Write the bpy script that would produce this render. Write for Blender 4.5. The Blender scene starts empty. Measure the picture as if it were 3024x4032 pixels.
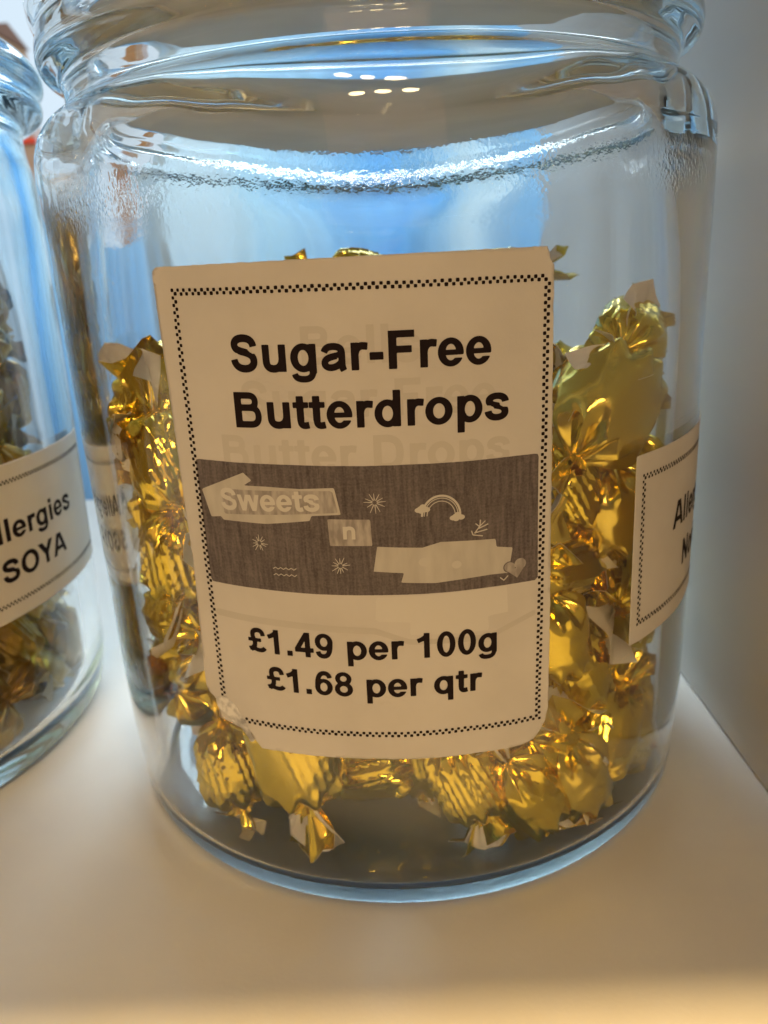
import bpy, bmesh, math, random
import numpy as np
from mathutils import Vector, Matrix, Quaternion, noise

S = bpy.context.scene
COL = S.collection
R = math.radians

# ---------------------------------------------------------------- camera
cam = bpy.data.cameras.new('camera')
cam.sensor_fit = 'VERTICAL'
cam.sensor_width = 27.0
cam.sensor_height = 36.0
cam.lens = 26.88
cam.clip_start = 0.01
cam.clip_end = 60
cam.dof.use_dof = True
cam.dof.focus_distance = 0.145
cam.dof.aperture_fstop = 20
co = bpy.data.objects.new('camera', cam)
COL.objects.link(co)
f_ = Vector((-0.0134, 0.9500, -0.3120)).normalized()
r_ = Vector((0.9983, -0.0049, -0.0577))
r_ = (r_ - f_ * r_.dot(f_)).normalized()
u_ = r_.cross(f_)
co.matrix_world = Matrix(((r_.x, u_.x, -f_.x, 0.0), (r_.y, u_.y, -f_.y, -0.2241), (r_.z, u_.z, -f_.z, 0.1445), (0, 0, 0, 1)))
S.camera = co

# ---------------------------------------------------------------- render look
S.view_settings.view_transform = 'Standard'
S.view_settings.look = 'None'
S.view_settings.exposure = 0.0
S.view_settings.gamma = 1.0
S.render.engine = 'CYCLES'
cy = S.cycles
cy.max_bounces = 36
cy.transmission_bounces = 30
cy.glossy_bounces = 26
cy.diffuse_bounces = 5
cy.transparent_max_bounces = 8
cy.sample_clamp_indirect = 25.0
cy.blur_glossy = 0.15
cy.use_denoising = True

# ---------------------------------------------------------------- light: dim warm shop air, ceiling lamps and an added fill in front, daylight behind
w = bpy.data.worlds.new('World')
S.world = w
w.use_nodes = True
bg = w.node_tree.nodes['Background']
bg.inputs[0].default_value = (1.0, 0.62, 0.34, 1)
bg.inputs[1].default_value = 0.16


def area(name, loc, target, sx, sy, power, col, disc=False):
    l = bpy.data.lights.new(name, 'AREA')
    l.shape = 'DISK' if disc else 'RECTANGLE'
    l.size = sx
    if not disc:
        l.size_y = sy
    l.energy = power
    l.color = col
    o = bpy.data.objects.new(name, l)
    o.location = loc
    o.rotation_euler = (Vector(target) - Vector(loc)).to_track_quat('-Z', 'Y').to_euler()
    COL.objects.link(o)
    return o


WARM = (1.0, 0.66, 0.27)
area('room_fill', (0.15, -1.5, 0.75), (0, 0, 0.08), 1.1, 0.8, 2.45, (1.0, 0.58, 0.29))  # unseen fill lamp added in place of warm light bounced round the room
area('near_ceiling_lamp', (0.05, -0.78, 1.95), (0, -0.15, 0.0), 0.07, 0.07, 42, WARM, True)
for i, (x, y, z) in enumerate(((-0.20, -2.8, 1.9), (0.2, -2.9, 2.0), (0.6, -2.7, 1.9), (1.3, -2.4, 1.9))):
    area('ceiling_lamp', (x, y, z), (0, 0, 0.1), 0.26, 0.26, 9.0, (1.0, 0.73, 0.38), True)
area('daylight', (-0.26, 0.84, 0.84), (-0.06, 0.04, 0.0), 0.55, 0.36, 6.0, (0.66, 0.88, 1.0))
area('backdrop_backlight', (0.1, 1.25, 0.9), (-0.05, 0.6, 0.10), 0.8, 0.8, 15.5, (0.86, 0.95, 1.0))  # extra lamp added to brighten the striped sheet from behind


# ---------------------------------------------------------------- helpers
def mat(name, col, rough=0.5, metal=0.0, **kw):
    m = bpy.data.materials.new(name)
    m.use_nodes = True
    b = m.node_tree.nodes['Principled BSDF']
    b.inputs['Base Color'].default_value = (*col, 1)
    b.inputs['Roughness'].default_value = rough
    b.inputs['Metallic'].default_value = metal
    for k, v in kw.items():
        b.inputs[k].default_value = v
    return m


def nodes(m):
    return m.node_tree.nodes, m.node_tree.links, m.node_tree.nodes['Principled BSDF']


def bump(m, scale, strength, dist, detail=3.0, kind='noise', vec=None, stretch=None):
    n, l, b = nodes(m)
    tc = n.new('ShaderNodeTexCoord')
    mp = n.new('ShaderNodeMapping')
    if stretch:
        mp.inputs['Scale'].default_value = stretch
    l.new(tc.outputs['Object'], mp.inputs['Vector'])
    t = n.new('ShaderNodeTexNoise')
    t.inputs['Scale'].default_value = scale
    t.inputs['Detail'].default_value = detail
    l.new(mp.outputs[0], t.inputs['Vector'])
    bp = n.new('ShaderNodeBump')
    bp.inputs['Strength'].default_value = strength
    bp.inputs['Distance'].default_value = dist
    l.new(t.outputs['Fac'], bp.inputs['Height'])
    if b.inputs['Normal'].is_linked:
        l.new(b.inputs['Normal'].links[0].from_socket, bp.inputs['Normal'])
    l.new(bp.outputs[0], b.inputs['Normal'])
    return t


def varied(m, c0, c1, scale, lo=0.35, hi=0.65, detail=5.0, stretch=(1, 1, 1)):
    """own-colour mottling of a surface"""
    n, l, b = nodes(m)
    tc = n.new('ShaderNodeTexCoord')
    mp = n.new('ShaderNodeMapping')
    mp.inputs['Scale'].default_value = stretch
    l.new(tc.outputs['Object'], mp.inputs['Vector'])
    t = n.new('ShaderNodeTexNoise')
    t.inputs['Scale'].default_value = scale
    t.inputs['Detail'].default_value = detail
    l.new(mp.outputs[0], t.inputs['Vector'])
    cr = n.new('ShaderNodeValToRGB')
    cr.color_ramp.elements[0].position = lo
    cr.color_ramp.elements[1].position = hi
    cr.color_ramp.elements[0].color = (*c0, 1)
    cr.color_ramp.elements[1].color = (*c1, 1)
    l.new(t.outputs['Fac'], cr.inputs[0])
    l.new(cr.outputs[0], b.inputs['Base Color'])


def link(name, me, parent=None, mats=()):
    o = bpy.data.objects.new(name, me)
    COL.objects.link(o)
    for m in mats:
        me.materials.append(m)
    if parent:
        o.parent = parent
    return o


def mesh(name, verts, faces, parent=None, mats=(), smooth=True):
    me = bpy.data.meshes.new(name)
    me.from_pydata([tuple(v) for v in verts], [], [tuple(f) for f in faces])
    me.update()
    if smooth:
        me.polygons.foreach_set('use_smooth', [True] * len(me.polygons))
    return link(name, me, parent, mats)


def tag(o, label=None, cat=None, group=None, kind=None):
    if label:
        o['label'] = label
    if cat:
        o['category'] = cat
    if group:
        o['group'] = group
    if kind:
        o['kind'] = kind
    return o


def box(name, lo, hi, m, bev=0.0, parent=None):
    bm = bmesh.new()
    bmesh.ops.create_cube(bm, size=1)
    for v in bm.verts:
        v.co = Vector([lo[i] + (v.co[i] + 0.5) * (hi[i] - lo[i]) for i in range(3)])
    if bev:
        bmesh.ops.bevel(bm, geom=bm.edges[:], offset=bev, segments=3, affect='EDGES')
    me = bpy.data.meshes.new(name)
    bm.to_mesh(me)
    bm.free()
    return link(name, me, parent, [m])


# ---------------------------------------------------------------- the setting
m_shelf = mat('white_melamine', (0.76, 0.74, 0.71), 0.42)
bump(m_shelf, 900, 0.10, 0.0003, 4)
varied(m_shelf, (0.73, 0.71, 0.68), (0.78, 0.765, 0.74), 22)
m_wall = mat('white_board', (0.66, 0.65, 0.63), 0.5)
bump(m_wall, 700, 0.10, 0.0003, 4)
varied(m_wall, (0.62, 0.61, 0.59), (0.68, 0.67, 0.65), 9)
tag(box('shelf', (-1.2, -0.30, -0.022), (0.40, 0.28, 0.0), m_shelf, 0.0012), kind='structure')
tag(box('upper_shelf', (-1.2, -0.2230, 0.33), (0.40, 0.28, 0.352), m_shelf, 0.0012), kind='structure')
wl = box('shelf_divider', (0.0976, -0.30, 0.0003), (0.1156, 0.27, 0.3297), m_wall, 0.001)
tag(wl, 'white upright shelf divider board beside the big jar on its right', 'shelf divider')

ms_ = bpy.data.materials.new('pale_sky')
ms_.use_nodes = True
n_, l_ = ms_.node_tree.nodes, ms_.node_tree.links
n_.clear()
e_ = n_.new('ShaderNodeEmission')
e_.inputs[0].default_value = (0.72, 0.87, 1.0, 1)
e_.inputs[1].default_value = 0.98
o_ = n_.new('ShaderNodeOutputMaterial')
l_.new(e_.outputs[0], o_.inputs[0])
sk = mesh('sky', [(-4, 2.6, -1.6), (3, 2.6, -1.6), (3, 2.6, 3.4), (-4, 2.6, 3.4)], [(0, 1, 2, 3)], None, [ms_])
tag(sk, kind='structure')

# added striped sheet, a backlit stand-in for the blue view behind the shelf
m_pan = bpy.data.materials.new('striped_sheet')
m_pan.use_nodes = True
n_, l_ = m_pan.node_tree.nodes, m_pan.node_tree.links
n_.clear()
tc = n_.new('ShaderNodeTexCoord')
sx = n_.new('ShaderNodeSeparateXYZ')
l_.new(tc.outputs['Object'], sx.inputs[0])
mr = n_.new('ShaderNodeMapRange')
mr.inputs[1].default_value = -0.5
mr.inputs[2].default_value = 0.5
l_.new(sx.outputs[0], mr.inputs[0])
cr = n_.new('ShaderNodeValToRGB')
l_.new(mr.outputs[0], cr.inputs[0])
STR = [(-0.50, (0.42, 0.60, 0.72)), (-0.40, (0.32, 0.55, 0.76)), (-0.31, (0.34, 0.57, 0.77)), (-0.25, (0.62, 0.74, 0.82)), (-0.19, (0.58, 0.72, 0.82)),
       (-0.13, (0.50, 0.70, 0.83)), (-0.05, (0.42, 0.65, 0.83)), (0.0, (0.27, 0.56, 0.81)), (0.03, (0.22, 0.52, 0.81)), (0.05, (0.28, 0.56, 0.80)),
       (0.075, (0.42, 0.63, 0.79)), (0.108, (0.58, 0.73, 0.83)), (0.145, (0.32, 0.58, 0.80)), (0.20, (0.32, 0.58, 0.80))]
els = cr.color_ramp.elements
while len(els) > 1:
    els.remove(els[-1])
els[0].position = STR[0][0] + 0.5
els[0].color = (*STR[0][1], 1)
for p, c in STR[1:]:
    e = els.new(p + 0.5)
    e.color = (*c, 1)
df = n_.new('ShaderNodeBsdfDiffuse')
tr = n_.new('ShaderNodeBsdfTranslucent')
mx = n_.new('ShaderNodeMixShader')
mx.inputs[0].default_value = 0.65
o_ = n_.new('ShaderNodeOutputMaterial')
l_.new(cr.outputs[0], df.inputs[0])
l_.new(cr.outputs[0], tr.inputs[0])
l_.new(df.outputs[0], mx.inputs[1])
l_.new(tr.outputs[0], mx.inputs[2])
l_.new(mx.outputs[0], o_.inputs[0])
vs, fs = [], []
N = 120
for i in range(N + 1):
    x = -0.5 + 0.75 * i / N
    y = 0.60 + 0.006 * math.sin(x * 70) + 0.004 * math.sin(x * 161 + 1)
    top = 0.20 + 0.23 * min(1, max(0, (x + 0.285) / 0.05)) + 0.004 * math.sin(x * 40)  # top raised behind the big jar to block bright sky
    vs += [(x, y, -0.35), (x, y, top)]
for i in range(N):
    a = 2 * i
    fs.append((a, a + 2, a + 3, a + 1))
pn = mesh('striped_backdrop', vs, fs, None, [m_pan])
md = pn.modifiers.new('thick', 'SOLIDIFY')
md.thickness = 0.0008
tag(pn, 'added blue and white striped sheet standing in for the blurred view behind the shelf', 'backdrop')

m_bld = mat('tan_render', (0.66, 0.44, 0.26), 0.8)
varied(m_bld, (0.60, 0.40, 0.24), (0.70, 0.48, 0.29), 14)
m_tile = mat('roof_tiles', (0.34, 0.20, 0.15), 0.8)
bd = bpy.data.objects.new('far_building', None)
COL.objects.link(bd)
bd.location = (-1.235, 2.1, -0.3)
tag(bd, 'narrow tan building, blurred far behind, at the left edge of the photo', 'building')
box('wall', (.20, -.1, 0), (.279, .12, 1.06), m_bld, 0.004, bd)
mesh('roof', [(.19, -.11, 1.061), (.284, -.11, 1.061), (.284, .13, 1.061), (.19, .13, 1.061), (.19, .01, 1.10), (.284, .01, 1.10)],
     [(0, 1, 5, 4), (2, 3, 4, 5), (1, 2, 5), (3, 0, 4), (0, 3, 2, 1)], bd, [m_tile], False)
m_gr = mat('grey_cladding', (0.45, 0.40, 0.42), 0.8)
m_rd = mat('red_paint', (0.75, 0.10, 0.08), 0.6)
hs = bpy.data.objects.new('far_house', None)
COL.objects.link(hs)
hs.location = (-0.708, 1.52, 0.0)
tag(hs, 'small grey gabled house with a red band, blurred between the two jars', 'house')
mesh('wall', [(-.012, -.02, -.2), (.02, -.02, -.2), (.02, .05, -.2), (-.012, .05, -.2), (-.012, -.02, .425), (.02, -.02, .425), (.02, .05, .425), (-.012, .05, .425), (.004, -.02, .452), (.004, .05, .452)],
     [(0, 1, 5, 8, 4), (1, 2, 6, 5), (2, 3, 7, 9, 6), (3, 0, 4, 7), (0, 3, 2, 1), (4, 8, 9, 7), (8, 5, 6, 9)], hs, [m_gr], False)
box('fascia', (-.013, -.025, .412), (.021, -.0205, .423), m_rd, 0.001, hs)

# ---------------------------------------------------------------- glass jars
m_glass = bpy.data.materials.new('thick_glass')
m_glass.use_nodes = True
n_, l_, b_ = nodes(m_glass)
b_.inputs['Base Color'].default_value = (1, 1, 1, 1)
b_.inputs['Roughness'].default_value = 0.0
b_.inputs['Transmission Weight'].default_value = 1.0
b_.inputs['IOR'].default_value = 1.5
va = n_.new('ShaderNodeVolumeAbsorption')
va.inputs['Color'].default_value = (0.60, 0.86, 0.93, 1)
va.inputs['Density'].default_value = 6
l_.new(va.outputs[0], n_['Material Output'].inputs['Volume'])
bump(m_glass, 30, 0.22, 0.0010, 0.5, stretch=(1, 1, 0.4))
bump(m_glass, 110, 0.02, 0.0003, 0.5, stretch=(1, 1, 1.6))
# pebbled grain of the moulded shoulder
tc = n_.new('ShaderNodeTexCoord')
sx = n_.new('ShaderNodeSeparateXYZ')
l_.new(tc.outputs['Object'], sx.inputs[0])
band = n_.new('ShaderNodeValToRGB')
mr = n_.new('ShaderNodeMapRange')
mr.inputs[1].default_value = 0.15
mr.inputs[2].default_value = 0.19
l_.new(sx.outputs[2], mr.inputs[0])
l_.new(mr.outputs[0], band.inputs[0])
band.color_ramp.elements[0].color = (0, 0, 0, 1)
band.color_ramp.elements[0].position = 0.06
band.color_ramp.elements[1].color = (0, 0, 0, 1)
band.color_ramp.elements[1].position = 0.40
e = band.color_ramp.elements.new(0.22)
e.color = (1, 1, 1, 1)
nz = n_.new('ShaderNodeTexNoise')
nz.inputs['Scale'].default_value = 1000
l_.new(tc.outputs['Object'], nz.inputs['Vector'])
mu = n_.new('ShaderNodeMath')
mu.operation = 'MULTIPLY'
l_.new(band.outputs[0], mu.inputs[0])
l_.new(nz.outputs['Fac'], mu.inputs[1])
bp = n_.new('ShaderNodeBump')
bp.inputs['Strength'].default_value = 0.15
bp.inputs['Distance'].default_value = 0.0005
xy = n_.new('ShaderNodeVectorMath')      # only the inner wall has the pebbling
xy.operation = 'MULTIPLY'
xy.inputs[1].default_value = (1, 1, 0)
l_.new(tc.outputs['Object'], xy.inputs[0])
ln = n_.new('ShaderNodeVectorMath')
ln.operation = 'LENGTH'
l_.new(xy.outputs[0], ln.inputs[0])
bk = n_.new('ShaderNodeMapRange')
bk.inputs[1].default_value = 0.0822
bk.inputs[2].default_value = 0.0806
l_.new(ln.outputs['Value'], bk.inputs[0])
mu2 = n_.new('ShaderNodeMath')
mu2.operation = 'MULTIPLY'
l_.new(mu.outputs[0], mu2.inputs[0])
l_.new(bk.outputs[0], mu2.inputs[1])
l_.new(mu2.outputs[0], bp.inputs['Height'])
l_.new(b_.inputs['Normal'].links[0].from_socket, bp.inputs['Normal'])
l_.new(bp.outputs[0], b_.inputs['Normal'])


# the stippled foot of a jar
m_stip = bpy.data.materials.new('stippled_glass_base')
m_stip.use_nodes = True
n_, l_, b_ = nodes(m_stip)
b_.inputs['Base Color'].default_value = (1, 1, 1, 1)
b_.inputs['Roughness'].default_value = 0.18
b_.inputs['Transmission Weight'].default_value = 1.0
b_.inputs['IOR'].default_value = 1.5
va2 = n_.new('ShaderNodeVolumeAbsorption')
va2.inputs['Color'].default_value = va.inputs['Color'].default_value
va2.inputs['Density'].default_value = va.inputs['Density'].default_value
l_.new(va2.outputs[0], n_['Material Output'].inputs['Volume'])
bump(m_stip, 500, 0.2, 0.0003, 2.0)


def catmull(pts, n=5):
    P = [Vector((*p, 0)) for p in pts]
    P = [P[0]] + P + [P[-1]]
    out = []
    for i in range(1, len(P) - 2):
        p0, p1, p2, p3 = P[i - 1:i + 3]
        d = (p2 - p1).length
        # keep straight runs straight: tangents limited by the local step
        t1 = (p2 - p0)
        t1 = t1.normalized() * min(d, (p1 - p0).length if i > 1 else d) if t1.length > 0 else t1
        t2 = (p3 - p1)
        t2 = t2.normalized() * min(d, (p3 - p2).length if i < len(P) - 3 else d) if t2.length > 0 else t2
        for k in range(n):
            t = k / n
            h = (2 * t**3 - 3 * t**2 + 1) * p1 + (t**3 - 2 * t**2 + t) * t1 + (-2 * t**3 + 3 * t**2) * p2 + (t**3 - t**2) * t2
            out.append((h.x, h.y))
    out.append(pts[-1])
    return out


def revolve(name, prof, seg=144, wob=0.0, seed=0):
    """closed glass solid turned from a profile in millimetres that starts and ends on the axis"""
    vs, fs = [], []
    n = len(prof)
    itop = max(range(n), key=lambda i: prof[i][1])
    for i, (r, z) in enumerate(prof):
        if r < 1e-4:
            vs.append((0, 0, z / 1000))
            continue
        for k in range(seg):
            a = 2 * math.pi * k / seg
            rr = r + wob * noise.noise(Vector((math.cos(a) * 1.3, math.sin(a) * 1.3, z * 0.02 + seed))) * min(1, r / 40)
            zz = z
            if i > itop and 135 < z < 181:      # the inside of the shoulder sags unevenly
                q = math.sin(math.pi * (z - 135) / 46)
                zz += q * (2.2 * noise.noise(Vector((math.cos(a) * 1.9, math.sin(a) * 1.9, seed + 7))) - 12.0 * abs(math.sin(a)) ** 10 + 4.5 - 1.8 * math.cos(a) + 1.2 * noise.noise(Vector((math.cos(a) * 7, math.sin(a) * 7, seed + 2))) - 1.2)
                rr -= 0.9 * q * (0.5 + noise.noise(Vector((math.cos(a) * 2.2, math.sin(a) * 2.2, seed + 4))))
            vs.append((rr / 1000 * math.cos(a), rr / 1000 * math.sin(a), zz / 1000))
    def idx(i, k):
        return 0 if i == 0 else (len(vs) - 1 if i == n - 1 else 1 + (i - 1) * seg + k % seg)
    for i in range(n - 1):
        for k in range(seg):
            q = [idx(i, k), idx(i, k + 1), idx(i + 1, k + 1), idx(i + 1, k)]
            q2 = []
            for v in q:
                if v not in q2:
                    q2.append(v)
            fs.append(q2[::-1])
    o = mesh(name, vs, fs, None, [m_glass])
    bm = bmesh.new()
    bm.from_mesh(o.data)
    bmesh.ops.recalc_face_normals(bm, faces=bm.faces[:])
    bm.to_mesh(o.data)
    bm.free()
    o.data.polygons.foreach_set('use_smooth', [True] * len(o.data.polygons))
    o.data.materials.append(m_stip)
    for p in o.data.polygons:
        if p.center.z < 0.0011 and p.normal.z < -0.5:
            p.material_index = 1
    return o


PROF = [(0, 0.5), (45, 0.5), (66, 0.45), (72, 0.3), (78, 0.25), (80.5, 0.45), (82.2, 1.2), (83.2, 2.8), (83.7, 5.2), (84.1, 10), (84.6, 18), (85, 30), (85, 60), (85, 100), (85, 140), (85, 158), (84.9, 166),
        (84.5, 170.5), (83.3, 174.2), (81.4, 177), (79.3, 178.8), (77.2, 179.9), (76.0, 180.9), (75.6, 182.0), (75.6, 185.6), (76.1, 186.8), (78.0, 188.0), (79.9, 189.5), (80.5, 191.6),
        (80.2, 194), (79.7, 196), (80.0, 198), (80.7, 200.5), (80.8, 204), (80.4, 207.5), (79.0, 209.6), (76.5, 210.2), (73.5, 209.4), (71.8, 207), (71.2, 203), (70.2, 196), (69.6, 188),
        (69.5, 182), (70.2, 178.6), (72.4, 174.8), (76.2, 170.8), (78.4, 166), (79.2, 160), (79.4, 150), (79.4, 100), (79.4, 60), (79.4, 30), (79.3, 20), (79.2, 9), (78.7, 5.8), (77.2, 3.7), (74, 2.9), (66, 2.7), (30, 2.7), (0, 2.7)]
jar = revolve('sweet_jar', catmull(PROF, 4), 160, 0.30, 3.0)
tag(jar, 'large clear glass jar with ribbed neck holding gold wrapped sweets', 'glass jar')

LPROF = [(0, 2.2), (48, 2.2), (66, 1.6), (74, 0.4), (79, 0.5), (82.5, 2.4), (84.5, 6), (86, 14), (87, 30), (88.5, 62), (90.2, 110), (91.3, 150), (91.6, 168), (91.4, 176), (90.6, 180), (90.2, 184), (90.3, 188), (91.5, 189.5),
         (94.6, 191.2), (97, 193), (97.6, 195), (97.2, 197), (97.8, 198.6), (98.8, 200.6), (98.8, 203), (97, 206), (94, 208.2), (90, 209.4), (86, 209), (83.5, 207), (83, 204), (82.8, 192), (83, 184), (83.8, 176), (84.4, 165), (84, 150), (83, 110),
         (81.4, 62), (80, 30), (79, 16), (76.5, 9), (70, 6), (50, 5.6), (0, 6)]
LJX, LJY = -0.1938, 0.008
jar2 = revolve('sweet_jar', catmull(LPROF, 4), 144, 0.3, 9.0)
jar2.location = (LJX, LJY, 0)
tag(jar2, 'clear glass jar of olive brown sweets at the left edge, cut off by the frame', 'glass jar')

m_lid = mat('grey_white_lid', (0.62, 0.60, 0.57), 0.45)
varied(m_lid, (0.57, 0.55, 0.52), (0.66, 0.64, 0.61), 30)
bm = bmesh.new()
lp = [(0, 206.5), (60, 206.5), (68.5, 206.8), (69.4, 208), (69.6, 211.2), (80.0, 211.4), (81.2, 212.6), (81.2, 222), (79.5, 224), (0, 224)]
rows = []
for r_mm, z_mm in lp:
    rows.append([bm.verts.new((r_mm / 1000 * math.cos(2 * math.pi * k / 96), r_mm / 1000 * math.sin(2 * math.pi * k / 96), z_mm / 1000)) for k in range(96 if r_mm else 1)])
for a, b in zip(rows[:-1], rows[1:]):
    for k in range(96):
        q = [a[k % len(a)], b[k % len(b)], b[(k + 1) % len(b)], a[(k + 1) % len(a)]]
        bm.faces.new(list(dict.fromkeys(q)))
bmesh.ops.recalc_face_normals(bm, faces=bm.faces[:])
me = bpy.data.meshes.new('jar_lid')
bm.to_mesh(me)
bm.free()
lid = link('jar_lid', me, None, [m_lid])
tag(lid, 'pale grey lid closing the big jar, its underside seen through the glass neck', 'jar lid')

# ---------------------------------------------------------------- lettering: bold grotesque glyphs as distance fields
def ell(cx, cy_, rx, ry):
    def f(x, y):
        k = np.sqrt(((x - cx) / rx) ** 2 + ((y - cy_) / ry) ** 2) + 1e-9
        g = np.sqrt(((x - cx) / rx**2) ** 2 + ((y - cy_) / ry**2) ** 2) / k + 1e-9
        return (k - 1) / g
    return f


def bx(x0, y0, x1, y1):
    return lambda x, y: np.maximum(np.maximum(x0 - x, x - x1), np.maximum(y0 - y, y - y1))


def un(*F):
    return lambda x, y: np.minimum.reduce([f(x, y) for f in F])


def it(*F):
    return lambda x, y: np.maximum.reduce([f(x, y) for f in F])


def sub(a, b):
    return lambda x, y: np.maximum(a(x, y), -b(x, y))


def ring(cx, cy_, rx, ry, ix, iy):
    return sub(ell(cx, cy_, rx, ry), ell(cx, cy_, ix, iy))


def path(w, *cmd, cap=True):
    """stroke of width w along points; a tuple of 6 numbers is a cubic bezier"""
    P = [cmd[0]]
    for c in cmd[1:]:
        if len(c) == 2:
            P.append(c)
        else:
            p0 = P[-1]
            for k in range(1, 15):
                t = k / 14
                s = 1 - t
                P.append(tuple(s**3 * p0[i] + 3 * s * s * t * c[i] + 3 * s * t * t * c[2 + i] + t**3 * c[4 + i] for i in (0, 1)))
    P = np.array(P, float)

    def f(x, y):
        d = np.full(x.shape, 1e9)
        for a, b in zip(P[:-1], P[1:]):
            ab = b - a
            L2 = ab @ ab + 1e-12
            t = np.clip(((x - a[0]) * ab[0] + (y - a[1]) * ab[1]) / L2, 0, 1)
            d = np.minimum(d, np.hypot(x - a[0] - t * ab[0], y - a[1] - t * ab[1]))
        d = d - w / 2
        for e, q in ((P[0], P[1]), (P[-1], P[-2])):
            dr = (e - q) / np.hypot(*(e - q))
            over = (x - e[0]) * dr[0] + (y - e[1]) * dr[1]
            near = np.hypot(x - e[0], y - e[1]) < w
            d = np.where(near, np.maximum(d, over), d)
        return d
    return f


def rot180(f, cx, cy_):
    return lambda x, y: f(2 * cx - x, 2 * cy_ - y)


def scl(f, sx, sy):
    return lambda x, y: f(x / sx, y / sy) * min(sx, sy)


_s = ((.548, .50), (.53, .62, .44, .658, .33, .658), (.20, .658, .135, .60, .135, .53), (.135, .44, .22, .415, .34, .385), (.47, .355, .54, .31, .54, .21), (.54, .11, .45, .058, .335, .058), (.21, .058, .125, .12, .108, .235))
_bowl = ring(.287, .26, .252, .272, .112, .16)
_n = un(bx(.068, 0, .205, .519), path(.137, (.137, .25), (.137, .40, .22, .464, .315, .464), (.42, .464, .474, .42, .474, .31), (.474, 0)))
_r9 = un(ring(.272, .475, .238, .247, .105, .14), path(.122, (.447, .50), (.447, .2, .38, .052, .25, .052), (.16, .052, .115, .10, .10, .185)))
GL = {
    'S': (.667, path(.138, *_s)), 's': (.556, scl(path(.165, *_s), .83, .725)),
    'n': (.611, _n), 'u': (.611, rot180(_n, .3055, .26)),
    'g': (.611, un(_bowl, bx(.408, -.04, .541, .519), path(.115, (.475, .05), (.475, -.12, .40, -.155, .29, -.155), (.18, -.155, .12, -.13, .10, -.055)))),
    'q': (.611, un(_bowl, bx(.404, -.203, .541, .519))), 'd': (.611, un(_bowl, bx(.404, 0, .541, .716))),
    'p': (.611, un(ring(.324, .26, .252, .272, .112, .16), bx(.07, -.203, .207, .519))),
    'a': (.556, un(path(.122, (.095, .36), (.13, .44, .18, .462, .27, .462), (.40, .462, .44, .42, .44, .33), (.44, .14), (.44, .08, .445, .05, .47, 0)),
                   path(.118, (.44, .305), (.34, .275, .10, .275, .10, .145), (.10, .035, .30, .02, .42, .15)))),
    'r': (.389, un(bx(.07, 0, .207, .519), path(.130, (.14, .25), (.145, .39, .20, .456, .29, .460), (.385, .449)))),
    '-': (.333, bx(.04, .19, .295, .325)), '.': (.278, bx(.07, 0, .21, .142)), ' ': (.278, None),
    'F': (.611, un(bx(.072, 0, .22, .716), bx(.072, .595, .565, .716), bx(.072, .305, .51, .426))),
    'e': (.556, un(sub(ring(.278, .26, .25, .272, .112, .165), bx(.27, .140, .6, .218)), it(bx(.06, .212, .53, .300), ell(.278, .26, .25, .272)))),
    'B': (.722, un(bx(.07, 0, .215, .716), path(.120, (.14, .656), (.38, .656), (.50, .656, .53, .60, .53, .535), (.53, .44, .48, .408, .38, .408), (.14, .408)),
                   path(.122, (.14, .408), (.42, .405), (.55, .405, .585, .32, .585, .235), (.585, .12, .53, .061, .40, .061), (.14, .061)))),
    'D': (.722, un(bx(.07, 0, .217, .716), path(.135, (.14, .649), (.32, .649), (.52, .649, .59, .54, .59, .358), (.59, .17, .52, .067, .32, .067), (.14, .067)))),
    't': (.333, un(bx(.085, .15, .222, .64), bx(.01, .415, .32, .519), path(.125, (.1535, .3), (.1535, .15), (.1535, .06, .20, .05, .25, .05), (.32, .062)))),
    'o': (.611, ring(.305, .26, .268, .272, .125, .158)), 'l': (.278, bx(.07, 0, .207, .716)), 'i': (.278, un(bx(.07, 0, .207, .519), bx(.07, .59, .207, .716))),
    '\u00a3': (.556, un(path(.125, (.49, .50), (.475, .62, .42, .658, .34, .658), (.23, .658, .17, .60, .175, .50), (.18, .40, .23, .36, .23, .26), (.23, .17, .17, .10, .09, .05)), bx(.035, .31, .42, .405),
                  path(.115, (.05, .07), (.15, .12, .25, .06, .33, .053), (.42, .045, .48, .07, .52, .13)))),
    '1': (.556, un(bx(.255, 0, .392, .718), path(.115, (.335, .69), (.28, .575, .2, .54, .085, .50)))),
    '4': (.556, it(un(bx(.305, 0, .438, .716), bx(.02, .144, .53, .264), path(.12, (.42, .80), (.04, .17))), bx(.02, 0, .53, .716))),
    '9': (.556, _r9), '6': (.556, rot180(_r9, .278, .358)), '0': (.556, ring(.278, .358, .238, .37, .102, .255)),
    '8': (.556, un(ring(.278, .525, .217, .197, .095, .092), ring(.278, .205, .242, .217, .112, .108))),
    'A': (.722, it(un(path(.145, (.04, -.08), (.335, .75)), path(.145, (.682, -.08), (.387, .75)), bx(.15, .16, .57, .28)), bx(-.05, 0, .8, .716))),
    'O': (.778, ring(.389, .358, .348, .372, .197, .248)), 'N': (.722, it(un(bx(.07, 0, .208, .716), bx(.512, 0, .65, .716), path(.165, (.09, .75), (.63, -.03))), bx(.07, 0, .65, .716))),
    'Y': (.667, it(un(path(.155, (.03, .80), (.333, .33)), path(.155, (.637, .80), (.333, .33)), bx(.258, 0, .408, .38)), bx(-.05, 0, .72, .716))),
    'w': (.778, it(un(path(.125, (.05, .6), (.215, -.03)), path(.125, (.20, -.03), (.389, .6)), path(.125, (.389, .6), (.575, -.03)), path(.125, (.563, -.03), (.728, .6))), bx(0, 0, .8, .519))),
}


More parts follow.
